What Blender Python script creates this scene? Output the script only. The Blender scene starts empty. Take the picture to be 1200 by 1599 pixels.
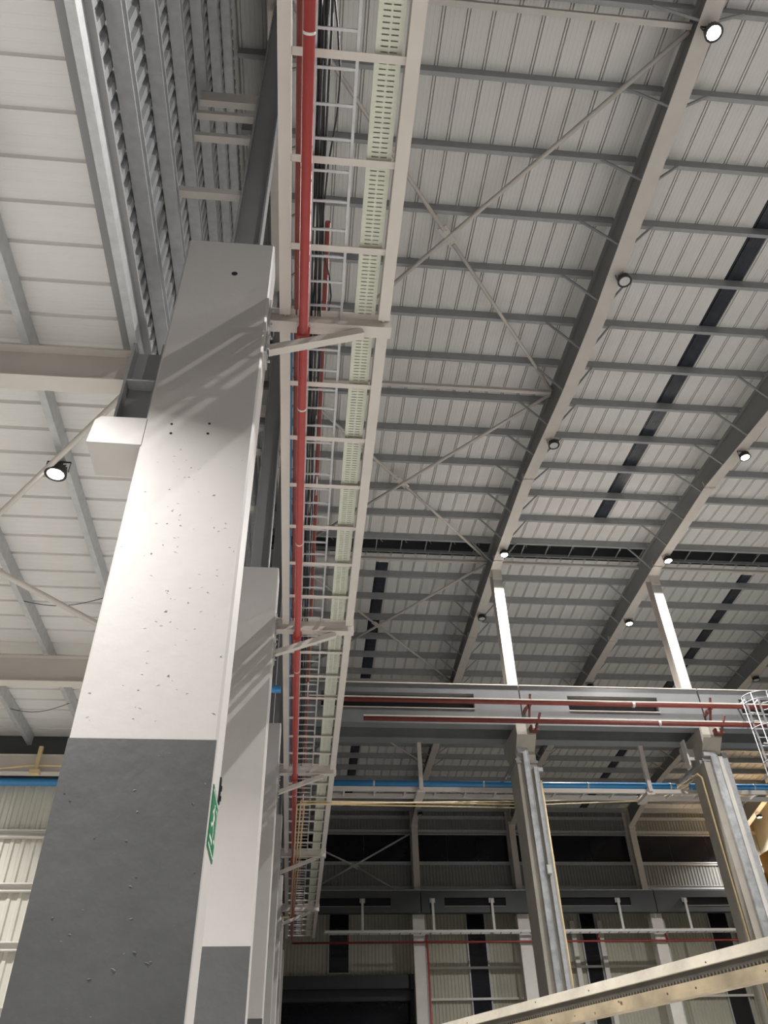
import bpy, math, random
from mathutils import Vector, Matrix
random.seed(7)
C = bpy.context.scene
COL = C.collection
ZO = 1.6                                  # the lens stands 1.6 m above the floor; all heights below are given from the lens

# ------------------------------------------------------------------ camera, world, exposure
cam_d = bpy.data.cameras.new('camera')
cam = bpy.data.objects.new('camera', cam_d); COL.objects.link(cam)
R = Matrix(((0.99522658, -0.09428408, -0.0251906), (0.0410169, 0.63832996, -0.76866929), (0.0885532, 0.76396687, 0.63915019)))
mr = Matrix((R[0], -R[1], -R[2])).transposed()      # camera right, up, back as columns
cam.matrix_world = Matrix.Translation((0, 0, ZO)) @ mr.to_4x4()
cam_d.sensor_fit = 'HORIZONTAL'; cam_d.sensor_width = 36.0
cam_d.lens = 36.0 * 1227.4 / 1200.0
cam_d.clip_start = 0.05; cam_d.clip_end = 300
C.camera = cam
C.view_settings.view_transform = 'Standard'; C.view_settings.look = 'None'
C.view_settings.gamma = 1.0; C.view_settings.use_curve_mapping = False
C.view_settings.exposure = 0.0
w = bpy.data.worlds.new('night'); C.world = w; w.use_nodes = True
w.node_tree.nodes['Background'].inputs[0].default_value = (0.55, 0.62, 0.75, 1)
w.node_tree.nodes['Background'].inputs[1].default_value = 0.02
LAMP_W = 1080.0        # a lit high bay lamp in the main hall
LAMP_W_LOW = 330.0    # a lit lamp under the low side roof
try:
    C.cycles.max_bounces = 10; C.cycles.diffuse_bounces = 6; C.cycles.use_denoising = True
    C.cycles.sample_clamp_indirect = 8
except Exception: pass

# ------------------------------------------------------------------ materials
def mat(name, col, rough=0.6, metal=0.0, var=0.0, scale=3.0, bump=0.0, bscale=40.0, stain=None, emit=None):
    m = bpy.data.materials.new(name); m.use_nodes = True
    nt = m.node_tree; b = nt.nodes['Principled BSDF']
    b.inputs['Base Color'].default_value = (*col, 1); b.inputs['Roughness'].default_value = rough
    b.inputs['Metallic'].default_value = metal
    if emit:
        b.inputs['Emission Color'].default_value = (*emit[0], 1); b.inputs['Emission Strength'].default_value = emit[1]
    if var or bump or stain:
        tc = nt.nodes.new('ShaderNodeTexCoord')
    if var:
        n = nt.nodes.new('ShaderNodeTexNoise'); n.inputs['Scale'].default_value = scale; n.inputs['Detail'].default_value = 5
        nt.links.new(tc.outputs['Object'], n.inputs['Vector'])
        r = nt.nodes.new('ShaderNodeValToRGB')
        r.color_ramp.elements[0].position = 0.3; r.color_ramp.elements[1].position = 0.7
        r.color_ramp.elements[0].color = (*[c * (1 - var) for c in col], 1)
        r.color_ramp.elements[1].color = (*[min(1, c * (1 + var * .6)) for c in col], 1)
        nt.links.new(n.outputs['Fac'], r.inputs['Fac'])
        out = r.outputs['Color']
        if stain:
            n2 = nt.nodes.new('ShaderNodeTexNoise'); n2.inputs['Scale'].default_value = stain[1]; n2.inputs['Detail'].default_value = 6
            nt.links.new(tc.outputs['Object'], n2.inputs['Vector'])
            r2 = nt.nodes.new('ShaderNodeValToRGB'); r2.color_ramp.elements[0].position = stain[2]; r2.color_ramp.elements[1].position = stain[2] + .05
            nt.links.new(n2.outputs['Fac'], r2.inputs['Fac'])
            mx = nt.nodes.new('ShaderNodeMixRGB'); mx.inputs[2].default_value = (*stain[0], 1)
            nt.links.new(r2.outputs['Color'], mx.inputs[0]); nt.links.new(out, mx.inputs[1]); out = mx.outputs[0]
        nt.links.new(out, b.inputs['Base Color'])
    if bump:
        n3 = nt.nodes.new('ShaderNodeTexNoise'); n3.inputs['Scale'].default_value = bscale; n3.inputs['Detail'].default_value = 4
        nt.links.new(tc.outputs['Object'], n3.inputs['Vector'])
        bp = nt.nodes.new('ShaderNodeBump'); bp.inputs['Strength'].default_value = bump; bp.inputs['Distance'].default_value = 0.02
        nt.links.new(n3.outputs['Fac'], bp.inputs['Height']); nt.links.new(bp.outputs['Normal'], b.inputs['Normal'])
    return m

M = {}
M['roof'] = mat('roof_sheet_paint', (.73, .715, .695), .5, 0, .05, 1.2)
M['skylight'] = mat('night_skylight', (.035, .04, .055), .25, 0, .3, 4)
M['beige'] = mat('beige_steel_paint', (.62, .575, .53), .5, 0, .05, 2)
M['postpaint'] = mat('toned_down_post_front', (.36, .345, .315), .5, 0, .06, 2)  # post front darkened in colour to offset the glare of the nearby lamp
M['web'] = mat('web_paint_with_shade', (.28, .28, .275), .55, 0, .05, 2)  # rafter paint darkened, so the shade on the web is in the colour
M['purlin'] = mat('dull_zinc_purlin', (.34, .35, .36), .4, 0, .08, 5)
M['galv'] = mat('galvanised_steel', (.52, .53, .54), .45, .3, .12, 9)
M['galvbright'] = mat('bright_galvanised_trunking', (.62, .64, .66), .35, .6, .25, 5)
M['greypost'] = mat('grey_post_paint', (.30, .30, .305), .5, 0, .06, 2)
M['white'] = mat('white_painted_concrete', (.505, .485, .465), .55, 0, .035, 1.6, .12, 9, ((.36, .34, .32), 14, .735))
M['chip'] = mat('chipped_plaster', (.30, .28, .26), .8, 0, .2, 30)
M['dustchip'] = mat('dusty_chip', (.2, .2, .195), .8, 0, .3, 30)
M['dark'] = mat('dark_grey_painted_concrete', (.095, .097, .097), .42, 0, .12, 2, .25, 9, ((.22, .22, .215), 15, .74))
M['concrete'] = mat('beige_concrete', (.42, .39, .335), .7, 0, .1, 2, .15, 20, ((.2, .18, .15), 5, .73))
M['whitecol'] = mat('white_column_paint', (.78, .75, .70), .6, 0, .06, 2)
M['girder'] = mat('grey_girder_paint', (.185, .195, .20), .35, 0, .1, 1.5, .05, 8)
M['girderdark'] = mat('charcoal_girder_paint', (.075, .08, .085), .5, 0, .1, 1.5)
M['recess'] = mat('charcoal_recess', (.016, .016, .02), .95, 0, .1, 2)  # recess backs have a near-black colour of their own
M['ledge'] = mat('pale_ledge_and_highlight', (.7, .66, .58), .6, 0, .08, 5)  # also the painted highlight along the red pipes
M['red'] = mat('red_pipe_paint', (.42, .06, .055), .4, 0, .1, 4)
M['darkred'] = mat('oxide_red_paint', (.23, .05, .04), .5, 0, .15, 4)
M['oxide'] = mat('oxide_bracket_paint', (.15, .045, .035), .6, 0, .15, 4)
M['blue'] = mat('blue_pipe_paint', (.05, .25, .52), .4, 0, .08, 3)
M['cream'] = mat('cream_conduit', (.68, .53, .30), .5, 0, .08, 3)
M['black'] = mat('black_rubber', (.018, .018, .02), .5, 0, .1, 4)
M['housing'] = mat('black_lamp_housing', (.02, .02, .022), .4, .2, .1, 6)
M['lensoff'] = mat('unlit_lamp_lens', (.62, .62, .62), .25, 0, .03, 6)
M['lens'] = mat('lit_lamp_lens', (.9, .9, .9), .3, 0, 0, 1, emit=((1.0, .98, .95), 60))
M['tray'] = mat('pale_green_tray', (.60, .62, .52), .5, .1, .06, 6)
M['wallsheet'] = mat('corrugated_wall_sheet', (.50, .485, .40), .4, .1, .06, 2)  # yellowish tint of the lamplight is put into this sheet colour
M['clad'] = mat('upper_cladding_sheet', (.36, .37, .39), .4, .15, .08, 2)
M['farclad'] = mat('dimly_lit_far_sheet', (.27, .275, .265), .33, .3, .06, 2)  # same sheet as the lower wall, its dimmer light put into the colour
M['floorfar'] = mat('far_floor_darkened_against_bounce', (.08, .078, .072), .55, 0, .1, .6)  # unseen floor made dark to cut bounce light onto the far roof
M['sidesheet'] = mat('side_wall_sheet', (.66, .645, .57), .28, .1, .05, 2)
M['window'] = mat('night_window_pane', (.012, .012, .017), .15, 0, .1, 2)
M['door'] = mat('dark_shutter_steel', (.045, .05, .053), .4, .3, .1, 3)
M['floor'] = mat('polished_concrete_floor', (.40, .395, .385), .4, 0, .1, .6)
M['yellow'] = mat('yellow_crane_paint', (.55, .27, .02), .45, 0, .08, 2)
M['green'] = mat('green_sign_face', (.006, .17, .065), .4, 0, .03, 3)
M['signwhite'] = mat('white_sign_print', (.8, .82, .8), .4, 0, .02, 3)
M['timber'] = mat('pale_timber', (.74, .68, .57), .65, 0, .25, 4, .2, 30, ((.2, .13, .07), 11, .735))
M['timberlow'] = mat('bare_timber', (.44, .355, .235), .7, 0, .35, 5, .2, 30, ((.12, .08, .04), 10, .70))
M['joint'] = mat('worn_joint_edge', (.20, .18, .15), .8, 0, .2, 6)
M['knot'] = mat('dark_knot', (.12, .08, .045), .7, 0, .2, 30)
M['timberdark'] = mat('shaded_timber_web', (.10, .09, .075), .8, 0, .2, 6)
M['rail'] = mat('white_rail_paint', (.72, .70, .66), .4, 0, .05, 3)

# ------------------------------------------------------------------ mesh helpers
class MB:
    def __init__(s): s.v = []; s.f = []; s.sm = []
    def add(s, vs, fs, smooth=False):
        n = len(s.v); s.v += [Vector(p) for p in vs]
        s.f += [tuple(i + n for i in f) for f in fs]; s.sm += [smooth] * len(fs); return s
    def box(s, x0, x1, y0, y1, z0, z1):
        vs = [(x, y, z) for x in (x0, x1) for y in (y0, y1) for z in (z0, z1)]
        return s.add(vs, [(0, 1, 3, 2), (4, 6, 7, 5), (0, 4, 5, 1), (2, 3, 7, 6), (0, 2, 6, 4), (1, 5, 7, 3)])
    def frame(s, p, q, up):
        d = (Vector(q) - Vector(p)).normalized(); u = Vector(up)
        a = d.cross(u)
        if a.length < 1e-4: a = d.cross(Vector((1, 0, 0)))
        a.normalize(); return d, a, a.cross(d)
    def ext(s, prof, p, q, up=(0, 0, 1), closed=True, caps=True, smooth=False):
        """sweep a 2-D profile (side, up) from p to q"""
        d, a, b = s.frame(p, q, up); n = len(prof)
        vs = [Vector(e) + a * x + b * y for e in (p, q) for x, y in prof]
        fs = [(i, (i + 1) % n, n + (i + 1) % n, n + i) for i in range(n if closed else n - 1)]
        if caps and closed: fs += [tuple(range(n))[::-1], tuple(range(n, 2 * n))]
        return s.add(vs, fs, smooth)
    def bar(s, p, q, w, h=None, up=(0, 0, 1)):
        h = h or w
        return s.ext([(-w/2, -h/2), (w/2, -h/2), (w/2, h/2), (-w/2, h/2)], p, q, up)
    def ibeam(s, p, q, w, h, tf=.015, tw=.01, up=(0, 0, 1)):
        """p, q at the middle of the bottom flange's underside"""
        x, t = w/2, tw/2
        return s.ext([(-x, 0), (x, 0), (x, tf), (t, tf), (t, h-tf), (x, h-tf), (x, h), (-x, h), (-x, h-tf), (-t, h-tf), (-t, tf), (-x, tf)], p, q, up)
    def chan(s, p, q, w, h, t=.006, up=(0, 0, 1), flip=1):
        """C section: flanges w wide, web h tall, web on the side 'flip'"""
        pr = [(0, 0), (w, 0), (w, .02), (w-t, .02), (w-t, t), (t, t), (t, h-t), (w-t, h-t), (w-t, h-.02), (w, h-.02), (w, h), (0, h)]
        return s.ext([(flip*x, y) for x, y in pr], p, q, up)
    def tube(s, pts, r, n=10, caps=True):
        pts = [Vector(p) for p in pts]; rings = []; base = len(s.v); up = Vector((0, 0, 1))
        for i, p in enumerate(pts):
            d = ((pts[min(i+1, len(pts)-1)] - pts[max(i-1, 0)])).normalized()
            a = d.cross(up)
            if a.length < 1e-3: a = d.cross(Vector((0, 1, 0)))
            a.normalize(); b = a.cross(d)
            s.v += [p + a*(r*math.cos(2*math.pi*k/n)) + b*(r*math.sin(2*math.pi*k/n)) for k in range(n)]
        for i in range(len(pts)-1):
            for k in range(n):
                o = base + i*n; s.f.append((o+k, o+(k+1) % n, o+n+(k+1) % n, o+n+k)); s.sm.append(True)
        if caps:
            s.f.append(tuple(base+k for k in range(n))[::-1]); s.sm.append(False)
            o = base + (len(pts)-1)*n; s.f.append(tuple(o+k for k in range(n))); s.sm.append(False)
        return s
    def lathe(s, prof, c, n=24):
        base = len(s.v)
        for r, z in prof:
            s.v += [Vector((c[0]+r*math.cos(2*math.pi*k/n), c[1]+r*math.sin(2*math.pi*k/n), c[2]+z)) for k in range(n)]
        for i in range(len(prof)-1):
            for k in range(n):
                o = base+i*n; s.f.append((o+k, o+(k+1) % n, o+n+(k+1) % n, o+n+k)); s.sm.append(False)
        s.f.append(tuple(base+k for k in range(n))); s.sm.append(False)
        o = base+(len(prof)-1)*n; s.f.append(tuple(o+k for k in range(n))[::-1]); s.sm.append(False)
        return s
    def prism(s, poly, axis, a, b):
        """poly of 2-D points extruded along axis 'x' (poly=(y,z)) or 'y' (poly=(x,z))"""
        mk = (lambda t, p: (t, p[0], p[1])) if axis == 'x' else (lambda t, p: (p[0], t, p[1]))
        n = len(poly); vs = [mk(t, p) for t in (a, b) for p in poly]
        return s.add(vs, [(i, (i+1) % n, n+(i+1) % n, n+i) for i in range(n)] + [tuple(range(n))[::-1], tuple(range(n, 2*n))])
    def mesh(s, name, m, off=(0, 0, 0)):
        me = bpy.data.meshes.new(name); o = Vector(off)
        me.from_pydata([v - o for v in s.v], [], s.f); me.materials.append(m)
        me.polygons.foreach_set('use_smooth', s.sm)
        me.update()
        import bmesh
        bm = bmesh.new(); bm.from_mesh(me); bmesh.ops.recalc_face_normals(bm, faces=bm.faces); bm.to_mesh(me); bm.free()
        return me

ORG = {}                                     # world origin of every object (lens heights)
def link(o, parent, loc):
    COL.objects.link(o)
    loc = Vector(loc)
    if parent is not None:
        o.parent = parent; o.location = loc - ORG[parent.name]
    else:
        o.location = loc + Vector((0, 0, ZO))
    ORG[o.name] = loc
    return o
def obj(name, mb, m, parent=None, loc=None):
    if loc is None: loc = ORG[parent.name] if parent is not None else (0, 0, 0)
    me = mb.mesh(name, M[m] if isinstance(m, str) else m, loc)
    return link(bpy.data.objects.new(name, me), parent, loc)
def inst(name, me, parent, loc):
    return link(bpy.data.objects.new(name, me), parent, loc)
def tag(o, label=None, cat=None, group=None, kind=None):
    if label: o['label'] = label
    if cat: o['category'] = cat
    if group: o['group'] = group
    if kind: o['kind'] = kind
    return o
def thing(name, label, cat, loc=(0, 0, 0), group=None):
    o = bpy.data.objects.new(name, None); o.empty_display_size = .2
    link(o, None, loc); return tag(o, label, cat, group)
def one(name, mb, m, label, cat, loc, group=None):
    return tag(obj(name, mb, m, None, loc), label, cat, group)
NTH = ['first', 'second', 'third', 'fourth', 'fifth', 'sixth', 'seventh', 'eighth', 'ninth', 'tenth', 'eleventh']

# ------------------------------------------------------------------ shape of the building
FL = -ZO
XR = [-1.1, 7.31, 13.83, 21.9, 29.9]          # frames of the main roof
YPRE = [8.33 + 1.64*k for k in range(-10, 11)]   # purlins before the ridge
YPOST = [25.75] + [27.25 + 1.58*k for k in range(0, 17)]
YRIDGE = 25.0
def zpb(y): return 17.9 + .08*(y-6.9) if y < YRIDGE else 17.9+.08*(YRIDGE-6.9) - .045*(y-YRIDGE)
ZRB = [(-10, 17.05), (12, 17.1), (15, 17.35), (19.5, 18.05), (24.3, 18.2), (34, 18.1), (45, 17.85), (48, 17.65), (51.75, 16.95)]
def zrb(y):
    for (a, b), (c, d) in zip(ZRB, ZRB[1:]):
        if a <= y <= c: return b + (d-b)*(y-a)/(c-a)
    return ZRB[-1][1]

# ---- floor and walls
tag(obj('floor', MB().box(-13, 32, -14, 26, FL-.2, FL), 'floor', None, (0, 0, FL)), kind='structure')
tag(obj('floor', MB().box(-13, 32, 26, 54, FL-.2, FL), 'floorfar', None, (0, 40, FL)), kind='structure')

def corrug(length, pitch, depth):
    """points (along, out) of a trapezoidal sheet"""
    pts = []; x = 0
    while x < length:
        for a, b in ((0, 0), (.45, 0), (.58, 1), (.87, 1)):
            if x + a*pitch <= length: pts.append((x + a*pitch, b*depth))
        x += pitch
    return pts + [(length, 0)]
# far end wall, ribs upright
def sheet_y(x0, x1, z0, z1, y, pitch, depth, back=.06):
    pts = corrug(x1-x0, pitch, depth); m = MB()
    poly = [(x0+a, -b) for a, b in pts]
    n = len(poly)
    vs = [(px, y+py, z) for z in (z0, z1) for px, py in poly]
    m.add(vs, [(i, i+1, n+i+1, n+i) for i in range(n-1)])
    m.box(x0, x1, y+.01, y+back, z0, z1)
    return m
YC = 52.8
wb = tag(obj('wall_back', sheet_y(-2.1, 31, 12.6, 18.6, YC, .21, .03), 'farclad', None, (14, YC, 12.6)), kind='structure')
obj('wall_sheet', sheet_y(-2.1, 7.0, 8.55, 12.6, YC, .21, .03), 'wallsheet', wb)
obj('wall_sheet', sheet_y(7.0, 31, FL, 12.6, YC, .21, .03), 'wallsheet', wb)
for z in (16.85, 14.85, 13.4, 17.75): obj('girt', MB().chan((-2, YC-.04, z-.1), (31, YC-.04, z-.1), .09, .2, flip=1), 'galv', wb)
for z in (8.93, 7.33, 5.75, 4.2):
    obj('girt', MB().box(7.75, 31, YC-.2, YC-.03, z-.06, z+.06), 'rail', wb)
# upper wall between the low side roof and the high roof, ribs upright
pts = corrug(62, .2, .04); n = len(pts)
m = MB(); m.add([(-2.1-b, -9+a, z) for z in (6.9, 19.3) for a, b in pts], [(i, i+1, n+i+1, n+i) for i in range(n-1)])
m.box(-2.3, -2.16, -9, 53, 6.9, 19.3)
wl = tag(obj('wall_left', m, 'clad', None, (-2.1, 0, 6.9)), kind='structure')
for z in (8.25, 9.75, 11.3, 13.05, 14.8, 16.5):
    obj('girt', MB().chan((-2.09, -9, z-.1), (-2.09, 53, z-.1), .16, .2, flip=1), 'galv', wl)
obj('flashing', MB().box(-2.12, -1.98, -9, 16, 6.84, 7.25).box(-2.0, -1.84, -9, 16, 6.85, 6.9), 'greypost', wl)
# walls of the low side bay
YW = 15.75
ws = tag(obj('wall_side', sheet_y(-12.5, -2.2, FL, 5.95, YW, .19, .03), 'sidesheet', None, (-7, YW, FL)), kind='structure')
for z in (4.93, 4.0, 3.06, 2.1, 1.1): obj('girt', MB().chan((-12.4, YW-.04, z-.08), (-1.7, YW-.04, z-.08), .1, .14, flip=1), 'rail', ws)
obj('wall_band', MB().box(-12.5, -2.1, YW-.02, YW+.08, 5.95, 6.95), 'girderdark', ws)
tag(obj('wall_far_left', MB().box(-12.7, -12.5, -10, 16, FL, 7.2), 'wallsheet', None, (-12.6, 3, FL)), kind='structure')
tag(obj('wall_right', MB().box(31, 31.2, -10, 53, FL, 19.3), 'wallsheet', None, (31.1, 22, FL)), kind='structure')

# ---- main roof: outer skin, standing-seam panels, purlins, ridge vent
m = MB()
for y0, y1 in ((-9.5, 25.1), (26.1, 53.2)):
    z0, z1 = zpb(y0)+.40, zpb(y1)+.40
    m.prism([(y0, z0), (y1, z1), (y1, z1+.08), (y0, z0+.08)], 'x', -2.3, 31.2)
ceil = tag(obj('ceiling', m, 'roof', None, (0, 10, 18)), kind='structure')
PW = .52
prof = [(0, 0), (.006, .07), (.022, .07), (.028, 0), (.062, 0), (.068, .07), (.084, .07), (.09, 0), (.16, 0), (.168, .003), (.182, .003), (.19, 0), (.26, 0), (.268, .003), (.282, .003), (.29, 0), (.36, 0), (.368, .003), (.382, .003), (.39, 0), (.45, 0), (.458, .003), (.472, .003), (.48, 0), (.52, 0)]
def panel_mesh(name, y0, y1, m):
    n = len(prof); z0, z1 = zpb(y0)+.305, zpb(y1)+.305
    mb = MB(); mb.add([(x, y, z+h) for y, z in ((y0, z0), (y1, z1)) for x, h in prof], [(i, i+1, n+i+1, n+i) for i in range(n-1)])
    return mb.mesh(name, m)
pm = [panel_mesh('roof_panel', a, b, M['roof']) for a, b in ((-9, 25.08), (26.1, 53))]
sm_ = [panel_mesh('skylight_panel', a, b, M['skylight']) for a, b in ((-9, 23.2), (26.7, 53))]
cap1 = panel_mesh('roof_panel', 23.2, 25.08, M['roof']); cap2 = panel_mesh('roof_panel', 26.1, 26.7, M['roof'])
for i in range(63):
    x = -1.99 + PW*i
    sky1 = i in (25,); sky2 = i in (9, 40)
    if sky1: inst('skylight_panel', sm_[0], ceil, (x, 0, 0)); inst('roof_panel', cap1, ceil, (x, 0, 0))
    else: inst('roof_panel', pm[0], ceil, (x, 0, 0))
    if sky2: inst('skylight_panel', sm_[1], ceil, (x, 0, 0)); inst('roof_panel', cap2, ceil, (x, 0, 0))
    else: inst('roof_panel', pm[1], ceil, (x, 0, 0))
for a, b, ys in ((0, 1, YPRE + YPOST[1:]), (1, 2, YPRE + YPOST[1:]), (2, 3, YPRE + YPOST[1:]), (3, 4, YPRE + YPOST[1:])):
    xa = XR[a] if a else -2.0
    for y in ys:
        z = zpb(y)
        obj('purlin', MB().chan((xa+.02, y, z), (XR[b]-.02, y, z), .095, .30, flip=-1), 'purlin', ceil)
# ridge vent: upstands, lid, lattice
zt = zpb(25.0)+.31
m = MB().box(-2.2, 31, 25.0, 25.10, zt+.06, zt+.9).box(-2.2, 31, 26.10, 26.20, zt+.03, zt+.9).box(-2.2, 31, 24.7, 26.5, zt+.9, zt+.96)
obj('ridge_vent', m, 'girderdark', ceil)
m = MB()
x = -1.5
while x < 30:
    m.bar((x, 25.1, zt+.1), (x, 26.1, zt+.1), .04); m.bar((x, 25.15, zt+.12), (x+.3, 26.05, zt+.5), .03); x += 1.03
m.box(-2, 30.5, 25.1, 25.15, zt+.05, zt+.16).box(-2, 30.5, 26.05, 26.1, zt+.02, zt+.16)
obj('vent_frame', m, 'purlin', ceil)

# ---- roof rafters (frames)
RNAME = ['beige roof rafter above the row of white columns on the left', 'beige roof rafter next to the right of the pipe rack, the longest in view', 'beige roof rafter second to the right of the pipe rack, with three lit lamps', 'beige roof rafter at the right edge above the caged ladder', 'far right roof rafter whose end shows beside the yellow crane']
def strip(pts, x0, x1, t):
    """flat bar following (y, z) points, thickness t upwards"""
    mb = MB(); n = len(pts)
    vs = [(x, y, z+h) for (y, z) in pts for x, h in ((x0, 0), (x1, 0), (x1, t), (x0, t))]
    fs = [(4*i+k, 4*i+(k+1) % 4, 4*i+4+(k+1) % 4, 4*i+4+k) for i in range(n-1) for k in range(4)] + [(0, 1, 2, 3), (4*n-4, 4*n-3, 4*n-2, 4*n-1)]
    return mb.add(vs, fs)
for i, X in enumerate(XR):
    t = thing('roof_rafter', RNAME[i], 'rafter', (X, 24, 17.0))
    low = list(ZRB)
    if low[0][0] < -9: low[0] = (-9, low[0][1])
    obj('bottom_flange', strip(low, X-.19, X+.19, .02), 'beige', t)
    top = [(-9, zpb(-9)-.025), (YRIDGE, zpb(YRIDGE)-.025), (51.75, zpb(51.75)-.025)]
    obj('top_flange', strip(top, X-.11, X+.11, .02), 'web', t)
    poly = [(y, z+.01) for y, z in low] + [(y, z) for y, z in reversed(top)]
    obj('web', MB().prism(poly, 'x', X-.008, X+.008), 'web', t)
    for y in (19.5, 24.45, 30.2, 42.0):
        z = zrb(y); mb = MB().box(X-.2, X+.2, y-.02, y+.02, z-.04, z+.25)
        for dx in (-.14, -.07, .07, .14): mb.box(X+dx-.015, X+dx+.015, y-.06, y+.06, z-.03, z)
        obj('splice_plate', mb, 'beige', t)
    if i < 4:
        for y in YPRE[7:] + YPOST[1:13]:
            for s in (-1, 1):
                if i == 0 and s < 0: continue
                p, q = (X+s*.95, y, zpb(y)+.01), (X+s*.12, y, zrb(y)+.05)
                obj('fly_brace', MB().bar(p, q, .05, .05), 'purlin', t)

# ---- struts and cross bracing of the roof
def rod(p, q, r=.055, n=10): return MB().tube([p, q], r, n)
XA, XB = XR[0]+.1, XR[1]-.1
zb = lambda y: zpb(y) - .17
for y, lab in ((5.3, 'beige square strut across the roof at the top of the picture'), (15.9, 'beige square strut across the roof between the two nearest cross braces'), (25.85, 'beige ridge strut just beyond the dark ridge vent, left of the first rafter'), (35.5, 'beige strut across the roof behind the grey crane girder')):
    one('roof_strut', MB().bar((XA, y, zb(y)), (XB, y, zb(y)), .11, .11), 'beige', lab, 'strut', (3.1, y, zb(y)))
for k, lab in ((1, 'beige ridge strut between the first and second rafters'), (2, 'beige ridge strut right of the second rafter')):
    one('roof_strut', MB().bar((XR[k]+.1, 25.85, zb(25.85)), (XR[k+1]-.1, 25.85, zb(25.85)), .11, .11), 'beige', lab, 'strut', (XR[k]+3, 25.85, zb(25.85)))
WH = ['nearest to the camera', 'second from the camera', 'below the ridge vent', 'seen under the grey crane girder']
for k, (y0, y1) in enumerate(((5.4, 15.8), (16.0, 25.7), (26.0, 35.4), (35.6, 45.0))):
    ym = (y0+y1)/2; zm = zb(ym)
    t = thing('cross_brace', 'beige tubular roof cross brace ' + WH[k], 'brace', (3.1, ym, zm))
    A, B = (XB, y0, zb(y0)), (XA, y1, zb(y1))
    obj('brace_tube', rod(A, B), 'beige', t)
    P, Q, Cc = Vector((XA, y0, zb(y0))), Vector((XB, y1, zb(y1))), Vector((3.1, ym, zm))
    d = (Q-P).normalized()
    obj('brace_tube', rod(P, Cc - d*.25, .05), 'beige', t); obj('brace_tube', rod(Cc + d*.25, Q, .05), 'beige', t)
    g = MB().bar(Cc - d*.34 - Vector((0, 0, .0)), Cc + d*.34, .22, .025)
    for a in (-.27, -.2, .2, .27):
        for b in (-.05, .05):
            c = Cc + d*a + Vector((-d.y, d.x, 0))*b; g.tube([c - Vector((0, 0, .035)), c + Vector((0, 0, .03))], .016, 6)
    obj('node_plate', g, 'beige', t)

# ------------------------------------------------------------------ lamps
def lamp_meshes():
    h = MB().lathe([(.05, .19), (.10, .18), (.11, .12), (.165, .10), (.175, .02), (.178, -.012), (.135, -.012), (.13, .01)], (0, 0, 0), 28).mesh('housing', M['housing'])
    fins = MB()
    for k in range(16):
        a = 2*math.pi*k/16; c, s = math.cos(a), math.sin(a)
        fins.bar((.06*c, .06*s, .14), (.15*c, .15*s, .12), .012, .07)
    f = fins.mesh('cooling_fins', M['housing'])
    l = MB().lathe([(.132, .004), (.132, -.004), (.10, -.01)], (0, 0, 0), 28)
    b = MB().bar((-.19, 0, .05), (-.19, 0, .27), .03, .006, up=(1, 0, 0)).bar((.19, 0, .05), (.19, 0, .27), .03, .006, up=(1, 0, 0)).box(-.195, .195, -.015, .015, .265, .275).mesh('bracket', M['housing'])
    return h, f, l.mesh('lens', M['lensoff']), b
LM = lamp_meshes()
LIT = bpy.data.meshes.new('lens'); LIT = LM[2].copy(); LIT.materials.clear(); LIT.materials.append(M['lens'])
def lamp(x, y, z, lit, label, power, s=1.0):
    t = thing('high_bay_lamp', label, 'lamp', (x, y, z), 'round high bay lamps')
    inst('housing', LM[0], t, (x, y, z)); inst('cooling_fins', LM[1], t, (x, y, z))
    inst('lens', LIT if lit else LM[2], t, (x, y, z)); inst('bracket', LM[3], t, (x, y, z))
    if s != 1.0: t.scale = (s, s, s)
    if lit:
        ld = bpy.data.lights.new('lamp_light', 'AREA'); ld.shape = 'DISK'; ld.size = .26; ld.energy = power
        ld.color = (1.0, .975, .95); ld.spread = math.radians(136)
        lo = bpy.data.objects.new('lamp_light', ld); COL.objects.link(lo); lo.parent = t; lo.location = (0, 0, -.02)
    return t
f1, f2 = 'first rafter right of the pipe rack', 'second rafter right of the pipe rack'
LAMPS = [
 (7.35, 5.12, 16.75, 1, 'brightly lit round lamp on the first rafter at the top right corner'),
 (7.5, 10.77, 16.85, 0, 'unlit round black lamp on the first rafter, the largest unlit one'),
 (7.5, 17.22, 17.45, 0, 'unlit round black lamp on the first rafter above its middle splice'),
 (7.35, 23.7, 17.93, 1, 'lit round lamp on the first rafter above the steel post'),
 (7.35, 28.25, 17.9, 0, 'unlit round black lamp on the first rafter just beyond the steel post'),
 (7.35, 35.0, 17.8, 0, 'unlit round black lamp on the first rafter just above the grey girder'),
 (7.45, 49.9, 16.95, 0, 'tiny unlit lamp at the far haunch of the first rafter'),
 (13.9, 17.3, 17.42, 1, 'lit round lamp on the second rafter near the right edge'),
 (13.9, 23.7, 17.93, 1, 'lit round lamp on the second rafter just above its steel post'),
 (13.9, 28.3, 17.9, 1, 'lit round lamp on the second rafter between the two steel posts'),
 (13.9, 34.1, 17.82, 0, 'unlit round lamp on the second rafter just above the grey girder'),
 (21.95, 33.0, 17.85, 0, 'unlit round lamp above the girder at the right edge'),
 (29.95, 49.9, 16.95, 1, 'lit lamp far away at the right edge above the yellow crane'),
 (13.9, 5.1, 16.75, 1, 'lit lamp on the second rafter outside the picture to the right'),
 (21.95, 10.8, 16.8, 1, 'lit lamp on the third rafter outside the picture'),
 (7.35, -5.7, 16.75, 1, 'lit lamp on the first rafter behind the camera'),
 (13.9, -5.7, 16.75, 1, 'added unseen fill lamp on the second rafter behind the camera'),  # added out of view as fill for the floor and near roof
 (13.9, 39.6, 17.75, 1, 'added unseen lamp on the second rafter, lighting the far wall'),  # added out of sight to brighten the far wall and its columns
 (21.95, 39.6, 17.75, 1, 'added unseen lamp on the third rafter, lighting the far wall'),  # likewise added out of sight for the far wall
]
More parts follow.
